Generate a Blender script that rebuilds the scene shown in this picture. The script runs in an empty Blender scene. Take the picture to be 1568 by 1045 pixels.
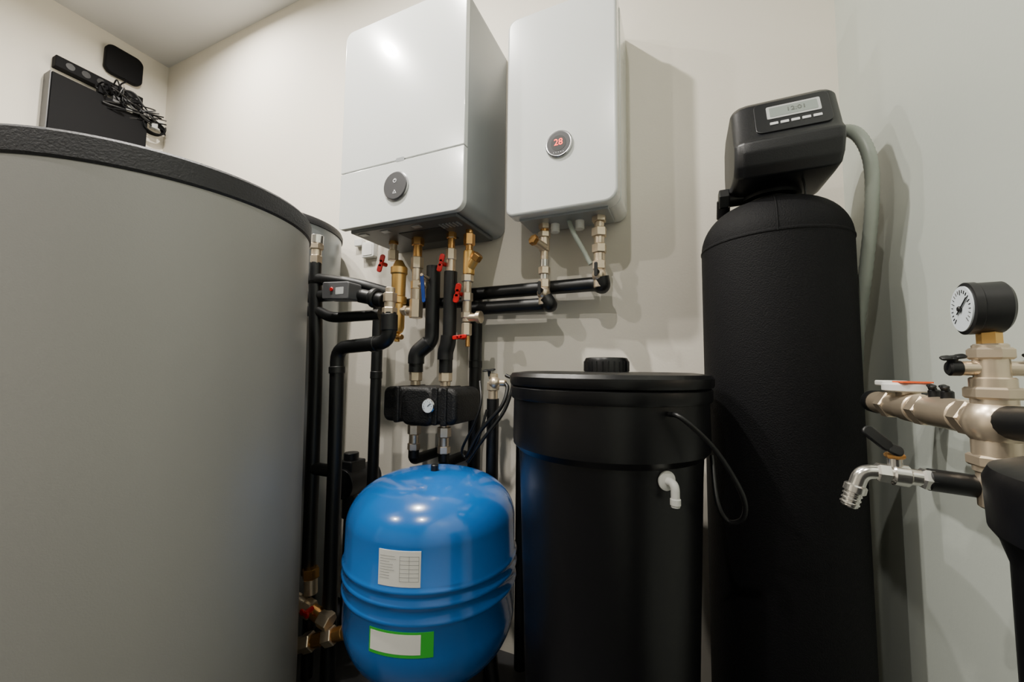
import bpy, math, random
from mathutils import Vector, Matrix
random.seed(4)
C=bpy.context.scene.collection
# ---------------------------------------------------------------- materials
def mat(name,col,rough=.5,metal=0.,bump=0.,bscale=200.,var=0.,vscale=6.,coat=0.,emit=None,es=1.,stretch=None,spec=None):
    m=bpy.data.materials.new(name);m.use_nodes=True;nt=m.node_tree
    b=nt.nodes['Principled BSDF']
    b.inputs['Base Color'].default_value=(*col,1);b.inputs['Roughness'].default_value=rough;b.inputs['Metallic'].default_value=metal
    b.inputs['Coat Weight'].default_value=coat;b.inputs['Coat Roughness'].default_value=.08
    if spec is not None: b.inputs['Specular IOR Level'].default_value=spec
    tc=nt.nodes.new('ShaderNodeTexCoord');mp=nt.nodes.new('ShaderNodeMapping')
    nt.links.new(tc.outputs['Object'],mp.inputs['Vector'])
    if stretch: mp.inputs['Scale'].default_value=stretch
    if var>0:
        n=nt.nodes.new('ShaderNodeTexNoise');n.inputs['Scale'].default_value=vscale;n.inputs['Detail'].default_value=4
        nt.links.new(mp.outputs[0],n.inputs['Vector'])
        mx=nt.nodes.new('ShaderNodeMix');mx.data_type='RGBA'
        mx.inputs[6].default_value=(*[c*(1-var) for c in col],1);mx.inputs[7].default_value=(*[min(1,c*(1+var)) for c in col],1)
        nt.links.new(n.outputs['Fac'],mx.inputs[0]);nt.links.new(mx.outputs[2],b.inputs['Base Color'])
    if bump>0:
        n=nt.nodes.new('ShaderNodeTexNoise');n.inputs['Scale'].default_value=bscale;n.inputs['Detail'].default_value=3
        nt.links.new(mp.outputs[0],n.inputs['Vector'])
        bp=nt.nodes.new('ShaderNodeBump');bp.inputs['Strength'].default_value=bump;bp.inputs['Distance'].default_value=.002
        nt.links.new(n.outputs['Fac'],bp.inputs['Height']);nt.links.new(bp.outputs[0],b.inputs['Normal'])
    if emit:
        b.inputs['Emission Color'].default_value=(*emit,1);b.inputs['Emission Strength'].default_value=es
    return m
M=dict(
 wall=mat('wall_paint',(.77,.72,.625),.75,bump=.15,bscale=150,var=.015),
 wallf=mat('wall_painted_shade',(.34,.33,.31),.75),  # shade of the unlit room put into the wall colour, less bounce
 wallr=mat('wall_right_cool',(.52,.56,.51),.42,bump=.12,bscale=120,var=.015),  # right wall, darker and greener than back and left walls
 ceil=mat('ceiling_paint',(.66,.66,.65),.8),
 floor=mat('floor_dark',(.025,.025,.027),.5,var=.3,vscale=12),
 white=mat('boiler_white',(.73,.755,.745),.2,coat=.6),
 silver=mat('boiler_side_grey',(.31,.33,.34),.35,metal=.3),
 under=mat('boiler_underside',(.10,.105,.11),.45,metal=.3),
 seam=mat('seam_dark',(.02,.02,.02),.6),
 knob=mat('control_knob_grey',(.06,.06,.065),.35),
 icon=mat('icon_white',(.85,.85,.85),.5,emit=(.9,.9,.9),es=.3),
 ring=mat('ring_silver',(.6,.6,.62),.25,metal=1),
 jacket=mat('tank_jacket_grey',(.275,.27,.255),.38,bump=.12,bscale=350,var=.06,vscale=2.5),
 rim=mat('tank_lid_rim',(.014,.014,.017),.55,bump=.6,bscale=260,var=.3,vscale=120),
 steeltank=mat('tank_steel_grey',(.27,.29,.30),.3,metal=.5),
 blue=mat('blue_enamel',(.006,.115,.41),.2,coat=.5,bump=.03,bscale=60),
 label=mat('label_white',(.72,.71,.67),.5),
 labelt=mat('label_print',(.3,.3,.3),.6),
 green=mat('label_green',(.03,.40,.03),.5),
 blackp=mat('black_plastic',(.0035,.0035,.0045),.34,bump=.08,bscale=90,spec=.42),
 sleeve=mat('neoprene_sleeve',(.0035,.0035,.0045),.68,bump=.6,bscale=420,spec=.2),
 foam=mat('pipe_insulation',(.004,.0045,.005),.42,bump=.1,bscale=60),
 foamb=mat('foam_block',(.005,.005,.0055),.55,bump=1.,bscale=240),
 head=mat('control_head_plastic',(.006,.0065,.0085),.40,bump=.15,bscale=500,spec=.45),
 headp=mat('control_head_panel',(.010,.0105,.013),.3),
 lcd=mat('lcd_screen',(.25,.285,.265),.25),
 lcdf=mat('lcd_frame',(.45,.46,.46),.35),
 lcdt=mat('lcd_digits_ink',(.12,.13,.12),.4),
 btn=mat('button_grey',(.6,.61,.62),.4),
 brass=mat('brass',(.70,.38,.13),.27,metal=.88,var=.15,vscale=30),
 gold=mat('separator_brass',(.82,.50,.16),.32,metal=.8,var=.08,vscale=30),
 nickel=mat('nickel_brass',(.72,.60,.45),.3,metal=.78,var=.12,vscale=40),
 chrome=mat('chrome',(.74,.72,.68),.18,metal=.92),
 red=mat('handle_red',(.5,.006,.008),.3),
 bluep=mat('handle_blue',(.006,.04,.25),.4),
 orange=mat('label_orange',(.9,.12,.02),.4),
 hose=mat('drain_hose',(.36,.40,.35),.4),
 wplas=mat('white_plastic',(.70,.70,.67),.4),
 dial=mat('dial_face',(.74,.81,.86),.3),
 dark=mat('black_device',(.008,.008,.009),.42),
 mdark=mat('matte_black_device',(.006,.006,.007),.7,spec=.15),
 grey=mat('grey_actuator',(.09,.09,.095),.45),
 redled=mat('led_red',(.8,.05,.03),.4,emit=(1,.08,.04),es=4),
 lamp=mat('lamp_lens',(1,1,1),.4,emit=(1,.95,.86),es=20),
)
# ---------------------------------------------------------------- helpers
class G:
    cur=None;loc=Vector((0,0,0))
def group(name,loc):
    e=bpy.data.objects.new(name,None);e.location=loc;e.empty_display_size=.05;C.objects.link(e)
    G.cur=e;G.loc=Vector(loc);return e
def reg(ob,m=None,par=True,smooth=30):
    C.objects.link(ob)
    if m is not None: ob.data.materials.append(M[m])
    if smooth and ob.type=='MESH':
        for p in ob.data.polygons: p.use_smooth=True
        ob.data.set_sharp_from_angle(angle=math.radians(smooth))
    if par and G.cur is not None:
        ob.parent=G.cur;ob.matrix_parent_inverse=Matrix.Translation(-G.loc)
    return ob
def mesh(name,v,f,m,par=True,smooth=30):
    me=bpy.data.meshes.new(name);me.from_pydata([tuple(x) for x in v],[],f);me.validate();me.update()
    return reg(bpy.data.objects.new(name,me),m,par,smooth)
def frame(d):
    d=Vector(d).normalized()
    a=Vector((0,0,1)) if abs(d.z)<.95 else Vector((1,0,0))
    u=a.cross(d).normalized();return u,d.cross(u),d
def lathe(name,prof,o,m,axis=(0,0,1),segs=40,rot=0.,smooth=30):
    """prof: list of (radius, height along axis)"""
    u,w,d=frame(axis);o=Vector(o);v=[];f=[]
    for r,h in prof:
        r=max(r,1e-5)
        for i in range(segs):
            a=2*math.pi*i/segs+rot
            v.append(o+d*h+u*(r*math.cos(a))+w*(r*math.sin(a)))
    n=len(prof)
    for j in range(n-1):
        for i in range(segs):
            k=(i+1)%segs
            f.append((j*segs+i,j*segs+k,(j+1)*segs+k,(j+1)*segs+i))
    f.append(tuple(range(segs-1,-1,-1)));f.append(tuple(range((n-1)*segs,n*segs)))
    return mesh(name,v,f,m,smooth=smooth)
def cyl(name,p0,p1,r,m,segs=24,b=.0015,r2=None,smooth=30):
    p0=Vector(p0);p1=Vector(p1);L=(p1-p0).length;r2=r if r2 is None else r2;b=min(b,L*.3,r*.3)
    return lathe(name,[(r-b,0),(r,b),(r2,L-b),(r2-b,L)],p0,m,axis=p1-p0,segs=segs,smooth=smooth)
def hexn(name,p0,p1,r,m): return cyl(name,p0,p1,r,m,segs=6,b=.002,smooth=20)
def sph(name,c,r,m,sc=(1,1,1)):
    v=[];f=[];S=20;T=12;c=Vector(c)
    for j in range(T+1):
        t=math.pi*j/T
        for i in range(S):
            a=2*math.pi*i/S
            v.append(c+Vector((r*sc[0]*math.sin(t)*math.cos(a),r*sc[1]*math.sin(t)*math.sin(a),r*sc[2]*math.cos(t))))
    for j in range(T):
        for i in range(S):
            k=(i+1)%S;f.append((j*S+i,(j+1)*S+i,(j+1)*S+k,j*S+k))
    return mesh(name,v,f,m,smooth=60)
def bevel(ob,w,s=3,ang=40):
    md=ob.modifiers.new('bevel','BEVEL');md.width=w;md.segments=s;md.limit_method='ANGLE';md.angle_limit=math.radians(ang)
    return ob
def box(name,x,y,z,m,b=.003,par=True,seg=3):
    v=[(x[i],y[j],z[k]) for i in (0,1) for j in (0,1) for k in (0,1)]
    f=[(0,1,3,2),(4,6,7,5),(0,4,5,1),(2,3,7,6),(0,2,6,4),(1,5,7,3)]
    o=mesh(name,v,f,m,par,smooth=30)
    if b: bevel(o,b,seg)
    return o
def plate(name,o,u,v,w,h,t,rad,m,b=0.,segs=8):
    """rounded rectangle centred at o in plane u,v, extruded by t along u x v"""
    o=Vector(o);u=Vector(u).normalized();v=Vector(v).normalized();n=u.cross(v)
    if not isinstance(rad,(tuple,list)): rad=(rad,)*4
    pts=[]
    cs=[(-1,-1,180),(1,-1,270),(1,1,0),(-1,1,90)]
    for (sx,sy,a0),r in zip(cs,rad):
        cx=sx*(w/2-r);cy=sy*(h/2-r)
        k=segs if r>1e-5 else 0
        for i in range(k+1):
            a=math.radians(a0+90*i/max(k,1))
            pts.append((cx+r*math.cos(a),cy+r*math.sin(a)))
    N=len(pts)
    vv=[o+u*x+v*y for x,y in pts]+[o+u*x+v*y+n*t for x,y in pts]
    f=[tuple(range(N-1,-1,-1)),tuple(range(N,2*N))]+[(i,(i+1)%N,N+(i+1)%N,N+i) for i in range(N)]
    ob=mesh(name,vv,f,m,smooth=35)
    if b: bevel(ob,b,3,50)
    return ob
def fillet(pts,r,k=6):
    pts=[Vector(p) for p in pts];out=[pts[0]]
    for i in range(1,len(pts)-1):
        a,b,c=pts[i-1],pts[i],pts[i+1]
        d1=(a-b);d2=(c-b);rr=min(r,d1.length*.49,d2.length*.49)
        s=b+d1.normalized()*rr;e=b+d2.normalized()*rr
        for j in range(k+1):
            t=j/k;out.append(s*(1-t)**2+b*2*t*(1-t)+e*t*t)
    out.append(pts[-1]);return out
def tube(name,pts,r,m,bend=.04,segs=18,smoothc=False,caps=True):
    if smoothc:
        P=[Vector(p) for p in pts];P=[P[0]*2-P[1]]+P+[P[-1]*2-P[-2]];path=[]
        for i in range(1,len(P)-2):
            for j in range(smoothc if smoothc>1 else 8):
                t=j/(smoothc if smoothc>1 else 8);a,b,c,d=P[i-1],P[i],P[i+1],P[i+2]
                path.append(.5*((2*b)+(c-a)*t+(2*a-5*b+4*c-d)*t*t+(-a+3*b-3*c+d)*t**3))
        path.append(P[-2])
    else: path=fillet(pts,bend)
    v=[];f=[];n=len(path);u=None
    for i,p in enumerate(path):
        t=(path[min(i+1,n-1)]-path[max(i-1,0)]).normalized()
        if u is None: u=frame(t)[0]
        u=(u-t*u.dot(t)).normalized();w=t.cross(u)
        rr=r(i) if callable(r) else r
        for k in range(segs):
            a=2*math.pi*k/segs;v.append(p+u*rr*math.cos(a)+w*rr*math.sin(a))
    for i in range(n-1):
        for k in range(segs):
            q=(k+1)%segs;f.append((i*segs+k,i*segs+q,(i+1)*segs+q,(i+1)*segs+k))
    f.append(tuple(range(segs-1,-1,-1)));f.append(tuple(range((n-1)*segs,n*segs)))
    return mesh(name,v,f,m,smooth=40)
def stack(name,p0,p1,items):
    """items: (t0,t1,r,kind,mat)"""
    p0=Vector(p0);p1=Vector(p1)
    for i,(a,b,r,k,m) in enumerate(items):
        q0=p0.lerp(p1,a);q1=p0.lerp(p1,b);nm='%s_%d'%(name,i+1)
        if k=='h': hexn(nm,q0,q1,r,m)
        elif k=='s': sph(nm,(q0+q1)/2,r,m)
        else: cyl(nm,q0,q1,r,m)
def butterfly(name,c,m,d=(1,0,0),l=.02,out=(0,-1,0),w_=.016,t=.007):
    c=Vector(c);d=Vector(d).normalized();o=Vector(out).normalized()
    cyl(name+'_hub',c-o*t*3.4,c+o*t*.6,t,m)
    w=o.cross(d).normalized()
    w=w if d.cross(w).dot(o)>0 else -w
    for i,s in enumerate((-1,1)):
        plate(name+'_wing_%d'%(i+1),c+d*s*l*.55,d,w,l*.95,w_,t*.8,w_*.4,m,b=.002)
    plate(name+'_bridge',c,d,w,l*.8,w_*.6,t*.8,w_*.2,m,b=.001)
def lever(name,p0,p1,m,w=.012,t=.004,out=(0,-1,0)):
    p0=Vector(p0);p1=Vector(p1);d=p1-p0;o=Vector(out)
    v=o.cross(d).normalized()
    plate(name,(p0+p1)/2,d,v,d.length,w,t,w*.45,m,b=.0015)
def cpatch(name,c,R,a0,a1,z0,z1,m,t=.0008,n=16):
    v=[];f=[]
    for i in range(n+1):
        a=math.radians(a0+(a1-a0)*i/n);e=Vector((math.cos(a),math.sin(a),0))
        for rr in (R-.001,R+t):
            for z in (z0,z1): v.append(Vector((c[0],c[1],z))+e*rr)
    for i in range(n):
        a=i*4;b=a+4
        f+= [(a+2,b+2,b+3,a+3),(a+1,a+3,b+3,b+1),(a,b,b+2,a+2),(a,a+1,b+1,b)]
    f+=[(0,2,3,1),(n*4,n*4+1,n*4+3,n*4+2)]
    return mesh(name,v,f,m,smooth=50)
def text(name,s,o,u,v,size,m,ext=.0003):
    cu=bpy.data.curves.new(name,'FONT');cu.body=s;cu.size=size;cu.extrude=ext;cu.align_x='CENTER';cu.align_y='CENTER'
    ob=bpy.data.objects.new(name,cu);reg(ob,m,smooth=0)
    u=Vector(u).normalized();v=Vector(v).normalized();n=u.cross(v)
    mt=Matrix((u,v,n)).transposed().to_4x4();mt.translation=Vector(o)
    ob.matrix_basis=mt;return ob
X=Vector((1,0,0));Yv=Vector((0,1,0));Z=Vector((0,0,1))
# ---------------------------------------------------------------- room
XL,XR,YB,YF,H=-2.75,.378,1.2,-2.4,2.65
def slab(name,x,y,z,m): return box(name,x,y,z,m,b=0,par=False)
slab('floor',(XL-.1,XR+.1),(YF-.1,YB+.1),(-.1,0),'floor')
slab('ceiling',(XL-.1,XR+.1),(YF-.1,YB+.1),(H,H+.1),'ceil')
slab('wall_back',(XL-.1,XR+.1),(YB,YB+.1),(0,H),'wall')
slab('wall_left',(XL-.1,XL),(YF,YB),(0,H),'wall')
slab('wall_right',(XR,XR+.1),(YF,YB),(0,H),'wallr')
slab('wall_front',(XL-.1,XR+.1),(YF-.1,YF),(0,H),'wallf')
# ---------------------------------------------------------------- gas boiler
group('wall_hung_gas_boiler',(-.785,1.05,1.68))
x0,x1,z0,z1,yf=-1.016,-.552,1.342,2.018,.916
cx=(x0+x1)/2
plate('side_shell',(cx,YB-.002,(z0+z1)/2+.001),X,Z,x1-x0,z1-z0-.006,YB-.002-(yf+.018),(.035,.035,.03,.03),'silver',b=.004)
sz=1.5285
plate('upper_door',(cx,yf+.020,(sz+.0015+z1)/2),X,Z,x1-x0+.002,z1-sz-.0015,.020,(.002,.002,.028,.028),'white',b=.003)
plate('lower_door',(cx,yf+.020,(sz-.0015+z0)/2),X,Z,x1-x0+.002,sz-.0015-z0,.020,(.012,.03,.002,.002),'white',b=.003)
plate('door_seam',(cx,yf+.020,sz),X,Z,x1-x0-.004,.006,.015,.001,'seam')
plate('door_notch',(-.775,yf+.001,sz+.002),X,Z,.032,.012,.0015,.004,'silver')
plate('underside_tray',(cx,1.17,z0-.004),X,Z,.40,.012,.235,.004,'under',b=.002)
plate('underside_pocket',(cx+.03,1.10,z0-.009),X,Z,.16,.006,.11,.003,'seam')
for i in range(6):
    plate('vent_slot_%d'%(i+1),(-.665+i*.012,1.0,z0-.011),X,Z,.006,.004,.03,.001,'silver')
for i,x in enumerate((-.95,-.86,-.74)):
    plate('underside_clip_%d'%(i+1),(x,.97,z0-.008),X,Z,.03,.008,.02,.002,'silver',b=.001)
kc=Vector((-.786,yf-.001,1.447))
lathe('knob_ring',[(.046,0),(.0465,.002),(.044,.004)],kc,'ring',axis=(0,-1,0),segs=64)
lathe('knob_disc',[(.043,0),(.043,.006),(.041,.0075)],kc,'knob',axis=(0,-1,0),segs=64)
def ringarc(name,c,r,w,a0,a1,m,t=.0006):
    pts=[c+X*r*math.cos(math.radians(a))+Z*r*math.sin(math.radians(a)) for a in [a0+(a1-a0)*i/20 for i in range(21)]]
    tube(name,pts,w,m,segs=6,bend=0.0001)
ringarc('power_icon',kc+Vector((0,-.0078,.015)),.0055,.0009,120,420,'icon')
tube('power_icon_bar',[kc+Vector((0,-.0078,.016)),kc+Vector((0,-.0078,.022))],.0009,'icon',segs=6)
tr=[kc+Vector((a,-.0078,b)) for a,b in ((-.006,-.024),(.006,-.024),(0,-.014),(-.006,-.024))]
tube('warning_icon',tr,.0008,'icon',segs=6,bend=.0003)
# ---------------------------------------------------------------- electric boiler
group('electric_boiler',(-.306,1.1,1.64))
x0,x1,z0,z1,yf=-.467,-.146,1.342,1.952,1.018
cx=(x0+x1)/2
plate('back_body',(cx+.004,YB-.002,(z0+z1)/2),X,Z,x1-x0-.004,z1-z0-.01,YB-.002-(yf+.05),(.03,.03,.03,.03),'white',b=.006)
plate('front_cover',(cx,yf+.055,(z0+z1)/2),X,Z,x1-x0,z1-z0,.055,(.022,.035,.022,.03),'white',b=.007)
plate('underside_plate',(cx,1.16,z0-.001),X,Z,.26,.012,.11,.003,'silver',b=.001)
dc=Vector((-.305,yf-.0005,1.527))
lathe('display_bezel',[(.039,0),(.039,.004),(.036,.007),(.0335,.0065)],dc,'ring',axis=(0,-1,0),segs=64)
lathe('display_glass',[(.0335,0),(.0335,.0068),(.033,.0072)],dc,'knob',axis=(0,-1,0),segs=64)
lathe('display_inner',[(.022,0),(.022,.0076)],dc,'seam',axis=(0,-1,0),segs=64)
text('display_digits','28',dc+Vector((0,-.0080,.002)),X,Z,.026,'redled')
for i in range(5):
    cyl('display_led_%d'%(i+1),dc+Vector((-.014+i*.007,-.006,-.026)),dc+Vector((-.014+i*.007,-.0078,-.026)),.0011,'icon',segs=8)
# ---------------------------------------------------------------- buffer tank (near left)
tc=(-1.070,.475)
group('hot_water_storage_tank',(tc[0],tc[1],0))
R=.296
lathe('jacket',[(R-.01,.0),(R+.012,.02),(R+.016,.03),(R+.016,.2),(R+.006,.8),(R,1.222),(R-.003,1.225)],(*tc,0),'jacket',segs=128)
lathe('lid_rim',[(R-.01,1.214),(R+.001,1.215),(R+.004,1.219),(R+.004,1.256),(R,1.261),(R-.02,1.266),(.1,1.275),(0,1.276)],(*tc,0),'rim',segs=128)
# ---------------------------------------------------------------- second tank
t2=(-1.40,.942)
group('steel_buffer_tank',(t2[0],t2[1],0))
R2=.25
lathe('shell',[(R2-.01,0),(R2,.01),(R2,1.385),(R2-.003,1.388)],(*t2,0),'steeltank',segs=96)
lathe('lid_rim',[(R2-.01,1.385),(R2+.004,1.386),(R2+.005,1.40),(R2,1.412),(R2-.02,1.42),(0,1.43)],(*t2,0),'rim',segs=96)
# ---------------------------------------------------------------- blue expansion tank
bc=(-.545,.800)
group('blue_expansion_tank',(bc[0],bc[1],0))
R=.192
prof=[]
for i in range(17):
    a=math.radians(90*i/16);prof.append((R*math.sin(a)**.68 if i else 0,.362-.130*math.cos(a)))
def bead(z,h=.005,w=.009):
    return [(R,z-w),(R+h*.7,z-w*.4),(R+h,z),(R+h*.7,z+w*.4),(R,z+w)]
prof+=bead(.424,.004)+bead(.456)+bead(.481)
for i in range(1,21):
    a=math.radians(90*i/20);prof.append((R*math.cos(a)**.72 if i<20 else 0,.552+.104*math.sin(a)))
lathe('vessel',prof,(*bc,0),'blue',segs=96,smooth=50)
cyl('air_valve_cap',(bc[0],bc[1],.649),(bc[0],bc[1],.670),.009,'foam')
for i in range(3):
    a=math.radians(-90+i*120)
    e=Vector((math.cos(a),math.sin(a),0));c=Vector((*bc,0))
    tube('leg_%d'%(i+1),[c+e*.13+Z*.29,c+e*.15+Z*.15,c+e*.16+Z*.0],.016,'foam',bend=.03)
lathe('foot_ring',[(.165,0),(.175,.004),(.175,.02),(.165,.024),(.15,.024),(.15,0)],(*bc,0),'foam',segs=48)
cpatch('spec_label',bc,R,-87,-62,.491,.556,'label')
for i in range(9):
    z=.545-i*.005;cpatch('spec_line_%d'%(i+1),bc,R+.001,-86,-86+random.choice((6,9,10,8)),z,z+.0008,'labelt',t=.0001,n=6)
for i in range(7):
    z=.546-i*.0075;cpatch('spec_table_row_%d'%(i+1),bc,R+.001,-74,-63,z,z+.0008,'labelt',t=.0001,n=6)
for i in range(3):
    a=-74+i*5.4;cpatch('spec_table_col_%d'%(i+1),bc,R+.001,a,a+.2,.501,.5468,'labelt',t=.0001,n=2)
cpatch('green_label',bc,R,-92,-54,.366,.411,'green')
cpatch('green_label_white',bc,R+.001,-91,-61,.372,.407,'label',t=.0003)
# ---------------------------------------------------------------- brine tank
br=(-.1486,.847)
group('brine_tank',(br[0],br[1],0))
lathe('body',[(.15,0),(.158,.01),(.182,.70),(.184,.735),(.196,.748),(.197,.76),(.196,.842)],(*br,0),'blackp',segs=96)
lathe('rim_band',[(.19,.838),(.2,.84),(.202,.845),(.202,.862),(.198,.866)],(*br,0),'blackp',segs=96)
lathe('lid',[(.19,.865),(.203,.867),(.205,.872),(.205,.884),(.2,.891),(.17,.8945),(.165,.892),(.06,.895),(0,.895)],(*br,0),'blackp',segs=96)
lathe('lid_cap',[(.046,.893),(.046,.918),(.043,.924),(.036,.925),(.034,.922),(0,.922)],(*br,0),'blackp',segs=48)
for i in range(24):
    a=2*math.pi*i/24
    cyl('cap_rib_%d'%(i+1),(br[0]+.046*math.cos(a),br[1]+.046*math.sin(a),.896),(br[0]+.046*math.cos(a),br[1]+.046*math.sin(a),.917),.0015,'blackp',segs=8,b=.0004)
def onbr(az,r=.186): a=math.radians(az);return Vector((br[0]+r*math.cos(a),br[1]+r*math.sin(a),0))
n=(onbr(-49,1)-onbr(-49,0)).normalized()
p=onbr(-49,.183)+Z*.718
lathe('overflow_flange',[(.014,0),(.016,.003),(.016,.006),(.010,.008)],p-n*.002,'wplas',axis=n)
tube('overflow_elbow',[p,p+n*.022,p+n*.022-Z*.036],.0068,'wplas',bend=.011)
cyl('overflow_collar',p+n*.022-Z*.022,p+n*.022-Z*.034,.0082,'wplas')
a=onbr(-50,.198)+Z*.828
tube('brine_line',[a,a+Vector((.02,-.02,-.004)),(.045,.70,.775),(.085,.74,.70),(.088,.77,.655),(.068,.79,.64),(.052,.80,.67),(.048,.84,.74)],.0042,'foam',smoothc=True,segs=10)
# ---------------------------------------------------------------- softener column
tt=(.186,1.008)
group('water_softener',(tt[0],tt[1],0))
R=.14
dp=[]
for i in range(1,15):
    a=math.radians(90*i/14);dp.append((.045+(R-.045)*math.cos(a)**.9 if i<14 else .045,1.172+.092*math.sin(a)**1.05))
pr=[(R-.004,0),(R,.01),(R,1.172)]+dp+[(.045,1.265),(0,1.266)]
lathe('sleeved_pressure_vessel',pr,(*tt,0),'sleeve',segs=96,smooth=50)
lathe('base_cup',[(R+.004,0),(R+.006,.01),(R+.006,.09),(R,.1)],(*tt,0),'blackp',segs=96)
lathe('sleeve_seam',[(R-.0005,1.166),(R+.0014,1.169),(R+.0014,1.172),(R-.0015,1.176)],(*tt,0),'sleeve',segs=96)
a=math.radians(-96)
tube('sleeve_vertical_seam',[Vector((tt[0]+(r+.0005)*math.cos(a),tt[1]+(r+.0005)*math.sin(a),z)) for r,z in [(R,1.168)]+dp[:-1]],.0016,'sleeve',segs=8,bend=.001)
lathe('neck',[(.05,1.255),(.052,1.26),(.052,1.272),(.046,1.275),(.046,1.31)],(*tt,0),'blackp',segs=48)
lathe('neck_clamp',[(.05,1.276),(.058,1.278),(.058,1.288),(.05,1.29)],(*tt,0),'foam',segs=48)
prof=[(.925,1.284),(.885,1.285),(.868,1.300),(.858,1.325),(.858,1.346),(.872,1.362),(.905,1.446),(.925,1.462),(1.04,1.460),(1.075,1.436),(1.085,1.37),(1.075,1.31),(1.04,1.288)]
def loft(name,prof,xs,m,cy,cz,b):
    v=[];f=[];N=len(prof)
    for x,s in xs:
        for (y,z) in prof: v.append((x,cy+(y-cy)*s,cz+(z-cz)*s))
    for j in range(len(xs)-1):
        for i in range(N):
            k=(i+1)%N;f.append((j*N+i,(j+1)*N+i,(j+1)*N+k,j*N+k))
    f.append(tuple(range(N)));f.append(tuple(range((len(xs)-1)*N+N-1,(len(xs)-1)*N-1,-1)))
    o=mesh(name,v,f,m,smooth=25)
    if b: bevel(o,b,4,20)
    return o
loft('control_head_housing',prof,[(.104,.84),(.109,.92),(.120,.98),(.134,1.0),(.260,1.0),(.273,.98),(.281,.92),(.284,.84)],'head',.975,1.37,.006)
sv=Vector((0,.033,.084)).normalized();sn=X.cross(sv)
po=Vector((.2045,.8885,1.404))
plate('control_panel',po-sn*.001,X,sv,.124,.084,.0035,.012,'headp',b=.001)
plate('lcd_bezel',po+sv*.009+sn*.0022+X*.003,X,sv,.088,.035,.0015,.003,'lcdf')
plate('lcd',po+sv*.009+sn*.0033+X*.003,X,sv,.078,.026,.0008,.002,'lcd')
text('lcd_digits','12:01',po+sv*.009+sn*.0043+X*.008,X,sv,.015,'lcdt')
for i in range(5):
    plate('button_%d'%(i+1),po-sv*.022+sn*.0022+X*(-.031+i*.0175),X,sv,.0135,.0065,.0015,.001,'btn')
cyl('valve_body',(.186,1.008,1.295),(.186,1.008,1.33),.06,'blackp')
cyl('bypass_port',(.09,1.00,1.292),(.16,1.00,1.292),.017,'blackp')
hexn('bypass_nut',(.084,1.00,1.292),(.105,1.00,1.292),.024,'foam')
cyl('bypass_port_down',(.094,1.0,1.292),(.094,1.02,1.255),.014,'blackp')
tube('sensor_wire',[(.225,.93,1.30),(.23,.925,1.27),(.232,.93,1.235)],.002,'foam',smoothc=True,segs=8)
rib=lambda i:.0108+(.0008 if i%2 else 0)
tube('drain_hose',[(.275,1.03,1.395),(.298,.995,1.402),(.322,.955,1.375),(.336,.935,1.31),(.339,.945,1.22),(.340,.99,1.10),(.340,1.05,.95),(.340,1.10,.6),(.340,1.12,.03)],rib,'hose',smoothc=16)
# ---------------------------------------------------------------- filter housing near right
hc=(.262,.312)
group('filter_housing',(hc[0],hc[1],0))
lathe('body',[(.076,0),(.084,.01),(.089,.6),(.089,.785),(.093,.80),(.097,.806),(.098,.835),(.095,.842),(.085,.846),(.05,.85),(0,.851)],(*hc,0),'blackp',segs=72)
# ---------------------------------------------------------------- pressure gauge manifold
group('brass_gauge_manifold',(.288,.56,.86))
sx,sy=.288,.56
def S(z0,z1,r,k,m,nm): (hexn if k=='h' else cyl)(nm,(sx,sy,z0),(sx,sy,z1),r,m)
S(.925,.946,.009,'h','gold','gauge_stem')
S(.893,.930,.0130,'c','nickel','riser_top');S(.914,.926,.0165,'h','nickel','riser_nut_top')
S(.868,.896,.0165,'c','nickel','riser_mid');S(.874,.886,.021,'h','nickel','riser_nut')
sph('cross_body',(sx,sy,.850),.024,'nickel',(1,1,1.1))
S(.80,.84,.018,'c','nickel','riser_low');S(.806,.818,.022,'h','nickel','riser_nut_low')
S(.765,.803,.016,'c','nickel','riser_sleeve')
cyl('top_cross_arm',(sx-.026,sy,.905),(sx+.026,sy,.905),.0075,'nickel')
for s in (-1,1):
    cyl('bleed_valve_%d'%(s+2),(sx+s*.022,sy,.905),(sx+s*.033,sy,.905),.008,'foam')
    butterfly('bleed_handle_%d'%(s+2),(sx+s*.030,sy-.004,.915),'foam',d=(1,0,-.15*s),l=.010,w_=.008,t=.004,out=(0,-.5,1))
ay=[(.02,.16,.0175,'c','nickel'),(.08,.15,.0205,'h','nickel'),(.16,.48,.0185,'c','nickel'),(.40,.48,.0212,'h','nickel'),(.48,.82,.0175,'c','nickel'),(.50,.62,.0195,'c','nickel'),(.74,.82,.021,'h','nickel'),(.82,.95,.017,'c','nickel')]
stack('arm',(sx,sy,.852),(sx,.83,.852),ay)
tube('arm_insulated_end',[(sx,.816,.852),(sx,.842,.852),(.377,.845,.852)],.018,'foam',bend=.02)
my=.725
cyl('meter_neck',(sx,my,.86),(sx,my,.876),.013,'nickel')
lathe('meter_head',[(.022,0),(.027,.002),(.027,.010),(.024,.013)],(sx,my,.873),'wplas')
lathe('meter_top_ring',[(.013,0),(.013,.003)],(sx-.004,my-.004,.885),'orange')
plate('meter_label',(sx,my-.018,.886),X,Yv,.034,.018,.002,.003,'orange')
plate('meter_tab',(sx-.004,my+.036,.880),X,Yv,.030,.030,.008,.004,'wplas',b=.002)
for i,y in enumerate((.662,.636)):
    cyl('arm_bleed_%d'%(i+1),(sx,y,.863),(sx,y,.879),.006,'foam')
    butterfly('arm_bleed_handle_%d'%(i+1),(sx-.002,y,.882),'foam',d=(.2,1,.1),l=.009,out=(-.3,0,1),w_=.007,t=.004)
gx=Vector((.99,-.11,0)).normalized();gy=Z.cross(gx).normalized()
gc=Vector((.272,.560,.967))
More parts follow.
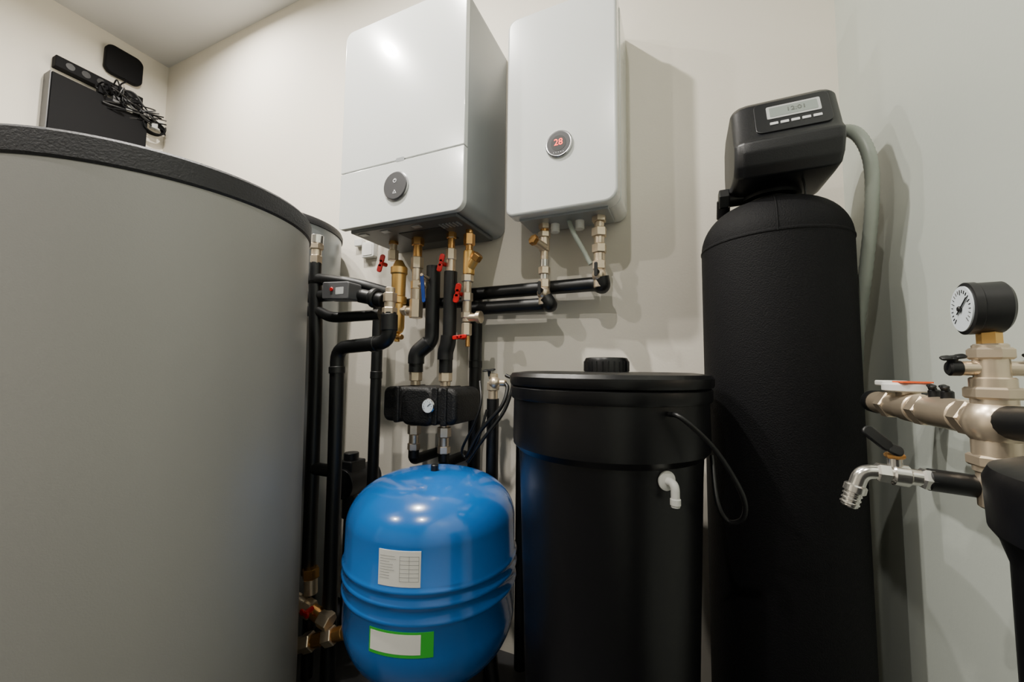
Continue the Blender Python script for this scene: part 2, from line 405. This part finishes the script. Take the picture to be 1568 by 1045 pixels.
lathe('gauge_case',[(.024,.001),(.0262,.0),(.0262,.024),(.023,.027)],gc,'dark',axis=gx,segs=56)
lathe('gauge_bezel',[(.0242,-.002),(.0272,-.001),(.0272,.005),(.026,.006)],gc,'dark',axis=gx,segs=56)
lathe('gauge_dial',[(.0236,-.0033),(.0236,.0)],gc,'dial',axis=gx,segs=56)
for i in range(21):
    a=math.radians(-45+270*i/20);e=-gy*math.cos(a)+Z*math.sin(a)
    l=.0165 if i%5 else .0145
    tube('tick_%d'%(i+1),[gc+e*l-gx*.0036,gc+e*.020-gx*.0036],.0004,'dark',segs=4)
tube('needle',[gc-gx*.0042+gy*.007-Z*.005,gc-gx*.0042-gy*.014+Z*.010],.0007,'dark',segs=6)
cyl('needle_hub',gc-gx*.0034,gc-gx*.006,.003,'dark')
tube('outlet_pipe',[(sx,sy,.852),(sx+.01,.50,.854),(.310,.42,.866),(.377,.40,.87)],.0165,'foam',bend=.03)
ty=.567
cyl('tap_sleeve',(.282,ty,.784),(.236,ty,.787),.0115,'foam')
stack('tap_pipe',(.282,ty,.784),(.194,ty,.790),[(.45,.58,.0115,'h','chrome'),(.55,.9,.0085,'c','chrome'),(.68,.85,.0115,'c','chrome'),(.85,1.0,.0105,'h','chrome')])
cyl('tap_bonnet',(.211,ty,.79),(.211,ty,.809),.0065,'chrome')
hexn('tap_bonnet_nut',(.211,ty,.806),(.211,ty,.812),.009,'brass')
lever('tap_lever_base',(.216,ty-.004,.812),(.203,ty-.004,.818),'foam',w=.012,t=.004,out=(0,-1,.6))
lever('tap_lever',(.206,ty-.004,.816),(.183,ty-.004,.838),'foam',w=.013,t=.004,out=(0,-1,.6))
tube('tap_spout',[(.20,ty,.790),(.182,ty,.789),(.173,ty,.762)],.0078,'chrome',bend=.014)
cyl('tap_collar',(.1765,ty,.774),(.174,ty,.765),.0105,'chrome')
cyl('tap_nozzle',(.174,ty,.767),(.169,ty,.749),.0078,'chrome')
for i in range(3):
    q=Vector((.173,ty,.764)).lerp(Vector((.169,ty,.750)),i/3);cyl('nozzle_ring_%d'%(i+1),q,q+Vector((-.0008,0,-.0028)),.009,'chrome')
# ---------------------------------------------------------------- boiler pipework
group('boiler_pipework',(-.76,1.05,1.1))
Y0=1.05
def v(x,z0,z1,items,nm,y=Y0): stack(nm,(x,y,z0),(x,y,z1),items)
v(-.905,1.345,1.265,[(0,.3,.016,'h','brass'),(.25,.6,.012,'c','nickel'),(.55,1,.018,'h','nickel')],'separator_valve')
butterfly('separator_valve_handle',(-.928,Y0-.03,1.250),'red',d=(.3,0,1),l=.03,w_=.02)
lathe('separator_body',[(.010,0),(.018,.006),(.023,.02),(.023,.10),(.028,.104),(.028,.124),(.023,.128),(.024,.20),(.028,.205),(.028,.225),(.02,.235),(.012,.25)],(-.878,Y0,1.012),'gold')
cyl('separator_drain',(-.878,Y0,.985),(-.878,Y0,1.015),.009,'gold')
cyl('separator_drain_cap',(-.878,Y0,1.0),(-.850,Y0-.01,1.0),.009,'brass')
cyl('separator_link',(-.878,Y0,1.09),(-.80,Y0,1.085),.014,'nickel')
hexn('separator_link_nut',(-.85,Y0,1.088),(-.835,Y0,1.088),.019,'nickel')
v(-.803,1.345,1.062,[(0,.14,.021,'h','brass'),(.12,.3,.015,'c','brass'),(.28,.42,.021,'h','nickel'),(.4,.6,.016,'c','nickel'),(.56,.66,.02,'h','nickel'),(.66,.84,.019,'c','nickel'),(.78,1,.022,'h','nickel')],'supply_column')
cyl('supply_tee',(-.803,Y0,1.17),(-.76,Y0,1.17),.013,'nickel')
lever('supply_handle_blue',(-.757,Y0-.035,1.200),(-.745,Y0-.035,1.105),'bluep',w=.013)
cyl('supply_handle_stem',(-.756,Y0-.04,1.195),(-.756,Y0,1.19),.006,'nickel')
tube('insulated_supply',[(-.752,1.07,1.235),(-.752,1.07,.985),(-.797,Y0,.945),(-.797,Y0,.885)],.023,'foam',bend=.02)
tube('insulated_return',[(-.672,Y0,1.205),(-.672,Y0,.985),(-.683,Y0,.955),(-.683,Y0,.885)],.021,'foam',bend=.02)
tube('insulated_return_bend',[(-.672,Y0-.004,1.0),(-.674,Y0-.004,.975),(-.683,Y0-.004,.95),(-.683,Y0-.004,.925)],.0245,'foam',bend=.015)
tube('insulated_supply_bend',[(-.760,Y0+.013,.98),(-.797,Y0,.947),(-.797,Y0,.912)],.0265,'foam',bend=.02)
v(-.797,.90,.842,[(0,.3,.016,'c','nickel'),(.25,.75,.021,'h','nickel'),(.7,1,.016,'c','nickel')],'block_union_supply')
v(-.683,.90,.842,[(0,.3,.016,'c','nickel'),(.25,.75,.021,'h','nickel'),(.7,1,.016,'c','nickel')],'block_union_return')
v(-.672,1.345,1.20,[(0,.22,.016,'h','brass'),(.2,.5,.012,'c','brass'),(.45,.7,.017,'h','nickel'),(.7,1,.015,'c','nickel')],'return_valve')
butterfly('return_valve_handle',(-.688,Y0-.03,1.228),'red',d=(.25,0,1),l=.028,w_=.018)
v(-.606,1.345,1.262,[(0,.3,.012,'c','brass'),(.3,.75,.018,'h','brass'),(.7,1,.012,'c','brass')],'cold_inlet')
cyl('strainer_body',(-.606,Y0,1.265),(-.606,Y0,1.19),.018,'gold')
cyl('strainer_leg',(-.606,Y0,1.205),(-.578,Y0-.01,1.235),.014,'gold')
hexn('strainer_cap',(-.580,Y0-.01,1.233),(-.566,Y0-.013,1.248),.018,'brass')
v(-.610,1.19,1.0,[(0,.12,.019,'h','nickel'),(.1,.45,.013,'c','nickel'),(.3,.44,.018,'h','nickel'),(.44,.78,.014,'c','nickel'),(.62,.72,.018,'h','nickel'),(.8,1,.016,'h','nickel')],'cold_column')
butterfly('cold_handle',(-.626,Y0-.03,1.128),'red',d=(.2,0,1),l=.030,w_=.02)
butterfly('drain_handle',(-.615,Y0-.03,.993),'red',d=(1,0,.1),l=.024,w_=.013)
cyl('drain_spout',(-.606,Y0,1.0),(-.606,Y0,.965),.007,'brass')
cyl('cold_tee',(-.61,Y0,1.055),(-.565,Y0,1.055),.013,'nickel')
lathe('cold_tee_cap',[(.019,0),(.019,.012),(.014,.014)],(-.572,Y0,1.055),'nickel',axis=(1,0,0))
P=1.10
v(-.375,1.345,1.09,[(0,.1,.018,'h','nickel'),(.08,.2,.013,'c','brass'),(.13,.2,.019,'h','nickel'),(.2,.36,.016,'c','nickel'),(.36,.48,.012,'c','nickel'),(.46,.72,.013,'c','chrome'),(.55,.64,.018,'h','nickel'),(.7,.8,.018,'h','nickel'),(.8,1.,.017,'c','nickel')],'flow_column',P)
cyl('flow_filter_leg',(-.372,P-.005,1.262),(-.392,P-.04,1.275),.013,'nickel')
hexn('flow_filter_cap',(-.390,P-.036,1.274),(-.397,P-.05,1.279),.016,'brass')
v(-.211,1.345,1.13,[(0,.12,.021,'h','nickel'),(.12,.22,.014,'c','nickel'),(.2,.32,.022,'h','nickel'),(.3,.42,.015,'c','nickel'),(.42,.54,.021,'h','nickel'),(.54,.66,.016,'c','nickel'),(.64,.76,.019,'h','nickel'),(.76,1.,.016,'c','nickel')],'return_column',P)
sph('flow_ball_valve',(-.375,P-.004,1.125),.020,'nickel');cyl('flow_valve_stem',(-.375,P-.035,1.13),(-.375,P,1.13),.006,'foam')
sph('return_ball_valve',(-.211,P-.004,1.165),.020,'nickel');cyl('return_valve_stem',(-.211,P-.035,1.17),(-.211,P,1.17),.006,'foam')
lever('flow_valve_lever',(-.377,P-.036,1.155),(-.377,P-.036,1.115),'foam',w=.010)
lever('return_valve_lever',(-.213,P-.036,1.195),(-.213,P-.036,1.155),'foam',w=.010)
tube('flow_run_insulated',[(-.37,P,1.11),(-.352,P,1.085),(-.372,P+.02,1.094),(-.66,P+.02,1.094)],.021,'foam',bend=.02)
tube('return_run_insulated',[(-.205,P,1.16),(-.20,P+.005,1.13),(-.225,P+.03,1.148),(-.66,P+.045,1.148)],.021,'foam',bend=.02)
tube('flex_link',[(-.30,P,1.34),(-.285,P-.01,1.30),(-.255,P,1.24),(-.235,P,1.20)],.007,'hose',smoothc=True,segs=12)
for i,x in enumerate((-.345,-.27)):
    cyl('cable_gland_%d'%(i+1),(x,P+.01,1.345),(x,P+.01,1.31),.014,'wplas')
tube('insulated_riser_cross',[(-.962,Y0,1.10),(-.962,Y0,1.12),(-.90,Y0+.03,1.12),(-.66,Y0+.09,1.12)],.018,'foam')
group('insulated_pipe',(-.640,1.165,.8))
tube('foam_sleeve',[(-.640,1.165,1.14),(-.640,1.165,.0)],.021,'foam')
cyl('sleeve_joint',(-.640,1.165,.90),(-.640,1.165,.925),.0225,'foam')
group('insulated_pipe',(-.962,1.05,.6))
tube('foam_sleeve',[(-.962,Y0,1.10),(-.962,Y0,.0)],.0185,'foam')
cyl('sleeve_joint',(-.962,Y0,.86),(-.962,Y0,.885),.020,'foam')
# ---------------------------------------------------------------- pump block
group('insulated_pump_block',(-.732,1.05,.785))
plate('foam_shell',(-.735,1.13,.786),X,Z,.268,.108,.15,.024,'foamb',b=.012)
plate('foam_shell_bulge',(-.735,1.12,.783),X,Z,.12,.116,.148,.03,'foamb',b=.012)
for x in (-.812,-.672,-.640):
    plate('foam_rib_%d'%int(-x*1000),(x,1.12,.786),X,Z,.02,.112,.146,.008,'foamb',b=.004)
g=Vector((-.686,.970,.787))
lathe('thermometer_bezel',[(.021,0),(.022,.004),(.020,.007)],g,'ring',axis=(0,-1,0))
lathe('thermometer_dial',[(.019,0),(.019,.0072)],g,'dial',axis=(0,-1,0))
tube('thermometer_needle',[g+Vector((0,-.008,0)),g+Vector((.010,-.008,.008))],.0008,'dark',segs=6)
for i in range(9):
    a=math.radians(-30+240*i/8);e=Vector((math.cos(a),0,math.sin(a)))
    tube('thermometer_tick_%d'%(i+1),[g+e*.012-Yv*.0074,g+e*.0155-Yv*.0074],.0005,'dark',segs=4)
for k,x in enumerate((-.797,-.683)):
    stack('lower_fitting_%d'%(k+1),(x,Y0,.735),(x,Y0,.61),[(0,.25,.015,'c','nickel'),(.15,.4,.021,'h','nickel'),(.4,.7,.016,'c','nickel'),(.62,.8,.020,'h','nickel'),(.8,1,.017,'c','foam')])
    tube('lower_elbow_%d'%(k+1),[(x,Y0,.64),(x,Y0,.605),(x-.01,Y0+.06,.60),(x-.01,1.195,.60)],.017,'foam',bend=.03)
# ---------------------------------------------------------------- fill valve with cables
group('fill_valve_assembly',(-.516,1.05,.85))
v(-.516,.885,.80,[(0,.2,.014,'h','nickel'),(.15,.5,.011,'c','nickel'),(.3,.6,.018,'h','nickel'),(.6,1,.014,'c','nickel')],'valve')
sph('valve_ball',(-.508,Y0-.005,.857),.018,'nickel')
butterfly('valve_handle',(-.525,Y0-.01,.892),'foam',d=(1,0,.1),l=.02,out=(0,-.3,1),t=.005)
cyl('valve_side_port',(-.516,Y0,.857),(-.475,Y0,.857),.010,'nickel')
tube('insulated_drop',[(-.516,Y0,.81),(-.516,Y0,.02)],.018,'foam')
tube('insulated_drop_rear',[(-.455,1.13,.86),(-.455,1.13,.02)],.018,'foam')
tube('insulated_drop_low',[(-.37,1.08,.60),(-.37,1.08,.02)],.018,'foam')
stack('low_fitting',(-.375,1.06,.44),(-.375,1.06,.28),[(0,.2,.020,'h','nickel'),(.2,.5,.015,'c','nickel'),(.45,.65,.021,'h','nickel'),(.6,1,.015,'c','chrome')])
tube('flex_hose',[(-.478,Y0,.857),(-.465,Y0-.01,.84),(-.475,Y0-.03,.79),(-.535,Y0-.04,.72),(-.575,Y0-.04,.65),(-.59,Y0-.02,.635)],.006,'foam',smoothc=True,segs=10)
tube('flex_hose_outer',[(-.475,Y0,.88),(-.448,Y0-.01,.86),(-.465,Y0-.03,.78),(-.52,Y0-.05,.70),(-.57,Y0-.05,.63)],.005,'foam',smoothc=True,segs=10)
tube('capillary_loop',[(-.56,Y0,.86),(-.54,Y0-.03,.80),(-.555,Y0-.04,.74),(-.60,Y0-.03,.66),(-.58,Y0-.03,.64),(-.54,Y0-.04,.70),(-.52,Y0-.03,.78)],.004,'foam',smoothc=True,segs=8)
# ---------------------------------------------------------------- tank pipework (left)
group('tank_pipework',(-.93,.85,.9))
yl=.85
stack('safety_valve',(-1.033,yl,1.215),(-1.033,yl,1.305),[(0,.3,.018,'h','nickel'),(.25,.55,.015,'c','nickel'),(.5,.7,.021,'h','nickel'),(.7,1,.019,'c','chrome')])
cyl('safety_valve_base',(-1.033,yl,1.16),(-1.033,yl,1.22),.017,'foam')
tube('upper_run',[(-1.15,yl+.02,1.185),(-1.00,yl,1.165),(-.88,yl+.02,1.145),(-.80,yl+.08,1.12)],.0175,'foam')
tube('middle_run',[(-1.15,yl+.02,1.12),(-.95,yl,1.113)],.018,'foam')
plate('zone_valve_actuator',(-.893,yl,1.114),Vector((1,0,-.06)),Z,.10,.050,.05,.006,'grey',b=.003)
cyl('actuator_button',(-.905,yl-.049,1.118),(-.905,yl-.053,1.118),.006,'red')
plate('actuator_label',(-.875,yl-.0495,1.112),X,Z,.03,.02,.001,.002,'lcdf')
cyl('zone_valve_body',(-.85,yl,1.105),(-.76,yl,1.085),.020,'foam')
lathe('zone_valve_collar',[(.026,0),(.028,.004),(.028,.014),(.024,.018)],(-.80,yl,1.095),'foam',axis=(1,0,-.2))
stack('angle_valve',(-.739,yl,1.12),(-.739,yl,1.045),[(0,.3,.013,'c','nickel'),(.2,.55,.019,'h','nickel'),(.5,.8,.015,'c','nickel'),(.75,1,.021,'h','nickel')])
tube('insulated_s_bend',[(-.739,yl,1.05),(-.736,yl,.968),(-.928,yl,.955),(-.920,yl,.60),(-.915,yl,.03)],.0195,'foam',bend=.04)
cyl('bend_sleeve_1',(-.739,yl,1.045),(-.738,yl,1.00),.0225,'foam')
cyl('bend_sleeve_2',(-.80,yl,.963),(-.78,yl,.965),.022,'foam')
cyl('bend_sleeve_3',(-.927,yl,.90),(-.926,yl,.88),.0225,'foam')
tube('lower_run',[(-1.12,yl+.02,1.075),(-1.01,yl,1.068),(-.96,yl,1.045),(-.82,yl+.05,1.055)],.016,'foam')
tube('insulated_drop',[(-1.03,yl,1.15),(-1.012,yl,.9),(-1.005,yl,.30)],.0195,'foam',bend=.1)
tube('cross_link',[(-1.01,yl,.60),(-.92,yl,.60)],.018,'foam')
stack('lower_valve',(-.985,yl-.01,.325),(-.98,yl-.01,.255),[(0,.4,.023,'h','brass'),(.3,1,.018,'c','nickel')])
stack('lower_tee',(-1.02,yl-.03,.240),(-.89,yl-.02,.205),[(0,.3,.020,'c','nickel'),(.3,.5,.025,'h','nickel'),(.5,.8,.019,'c','brass'),(.75,1.,.024,'h','nickel')])
butterfly('lower_handle',(-.945,yl-.055,.235),'red',d=(1,0,-.2),l=.016)
stack('bottom_tap',(-.99,yl-.04,.130),(-.85,yl-.01,.185),[(0,.2,.020,'c','nickel'),(.15,.35,.025,'h','nickel'),(.35,.65,.018,'c','brass'),(.6,.8,.024,'h','nickel'),(.8,1,.018,'c','brass')])
tube('lower_drop',[(-.995,yl,.27),(-.995,yl,.02)],.016,'foam')
# ---------------------------------------------------------------- circulation pump (dark, behind)
group('circulation_pump',(-1.07,1.10,.47))
cyl('motor',(-1.07,1.02,.50),(-1.07,1.16,.50),.05,'dark',segs=32)
cyl('volute',(-1.07,1.06,.38),(-1.07,1.06,.60),.025,'dark')
box('terminal_box',(-1.10,-1.04),(1.03,1.10),(.53,.575),'dark',b=.005)
tube('pump_pipe',[(-1.07,1.06,.40),(-1.07,1.06,.01)],.018,'foam')
# ---------------------------------------------------------------- wall sockets
group('wall_socket',(-1.15,1.19,1.365))
plate('socket_box',(-1.145,1.199,1.368),X,Z,.062,.062,.022,.006,'wplas',b=.002)
plate('socket_face',(-1.145,1.177,1.368),X,Z,.046,.046,.002,.004,'label')
plate('socket_box_small',(-1.20,1.199,1.405),X,Z,.04,.03,.02,.004,'wplas',b=.002)
tube('socket_cable',[(-1.12,1.19,1.395),(-1.10,1.19,1.42),(-1.06,1.18,1.41),(-1.03,1.17,1.345)],.004,'wplas',smoothc=True,segs=8)
# ---------------------------------------------------------------- network gear on left wall
nx=XL
group('network_cabinet',(XL,.91,2.0))
plate('cabinet_box',(nx,.915,2.07),Yv,Z,.36,.40,.07,.004,'mdark',b=.003)
plate('cabinet_side_trim',(nx+.034,.733,2.07),X,Z,.068,.40,.004,.001,'grey')
group('power_strip',(XL,.91,2.35))
plate('strip_body',(nx,.915,2.345),Yv,Z,.33,.055,.04,.004,'mdark',b=.002)
for i in range(5):
    cyl('outlet_%d'%(i+1),(nx+.038,.80+i*.055,2.345),(nx+.041,.80+i*.055,2.345),.017,'dark')
group('wifi_router',(XL,1.0,2.5))
plate('router_body',(nx+.004,.998,2.505),Yv,Z,.155,.155,.028,.035,'mdark',b=.006)
group('cable_bundle',(XL,1.0,2.3))
for i in range(15):
    y=.84+random.random()*.2;z=2.31+random.random()*.03;pts=[(nx+.05,y,z)]
    for j in range(6):
        pts.append((nx+.055+random.random()*.05,min(1.17,y+.035*j*random.random()*1.5),z-.017*j+random.uniform(-.035,.035)))
    tube('cable_%d'%(i+1),pts,.0036,random.choice(('mdark','mdark','dark','grey')),smoothc=True,segs=7)
for i in range(4):
    pts=[(nx+.05+.01*i,1.12+.05*math.cos(a*.9+i),2.22+.035*math.sin(a*.9+i)) for a in range(8)]
    tube('cable_loop_%d'%(i+1),pts,.0038,'mdark',smoothc=True,segs=7)
for i in range(5):
    box('cable_plug_%d'%(i+1),(nx+.05,nx+.08),(.89+i*.055,.917+i*.055),(2.27-i*.014,2.305-i*.014),('mdark','grey','wplas','mdark','lcdf')[i],b=.003)
tube('router_cable',[(nx+.02,1.0,2.44),(nx+.05,1.0,2.41),(nx+.05,.98,2.37),(nx+.06,1.02,2.33)],.0036,'mdark',smoothc=True,segs=7)
group('junction_box',(XL,1.18,2.28))
plate('junction_plate',(nx,1.165,2.27),Yv,Z,.045,.06,.015,.004,'wplas',b=.002)
# ---------------------------------------------------------------- downlights
def downlight(x,y,pw):
    group('ceiling_downlight',(x,y,H))
    lathe('trim_ring',[(.030,0),(.044,0),(.046,.003),(.042,.006),(.031,.006)],(x,y,H-.006),'wplas')
    lathe('lens',[(.030,0),(.030,.003)],(x,y,H-.004),'lamp')
    L=bpy.data.lights.new('lamp','AREA');L.shape='DISK';L.size=.055;L.energy=pw;L.color=(1,.95,.87);L.spread=math.radians(170)
    o=bpy.data.objects.new('lamp',L);C.objects.link(o);o.location=(x,y,H-.01)
    o.parent=G.cur;o.matrix_parent_inverse=Matrix.Translation(-G.loc)
downlight(-1.44,.24,18)
downlight(-.85,.38,38)
downlight(-.25,-.55,22)
downlight(-1.6,-.9,26)
downlight(-1.9,.82,22)
# ---------------------------------------------------------------- camera
cam=bpy.data.cameras.new('camera');cam.sensor_width=36;cam.lens=600/1568*36;cam.clip_start=.02
co=bpy.data.objects.new('camera',cam);C.objects.link(co)
yaw,p,r=math.radians(23.5),math.radians(4.0),math.radians(.6)
F=Vector((-math.sin(yaw)*math.cos(p),math.cos(yaw)*math.cos(p),math.sin(p)))
R0=Vector((math.cos(yaw),math.sin(yaw),0));U0=R0.cross(F)
Rc=R0*math.cos(r)+U0*math.sin(r);U=U0*math.cos(r)-R0*math.sin(r)
mt=Matrix((Rc,U,-F)).transposed().to_4x4();mt.translation=Vector((0,0,.9));co.matrix_world=mt
bpy.context.scene.camera=co
w=bpy.data.worlds.new('world');w.use_nodes=True;w.node_tree.nodes['Background'].inputs[0].default_value=(.9,.95,1,1);w.node_tree.nodes['Background'].inputs[1].default_value=.3
bpy.context.scene.world=w
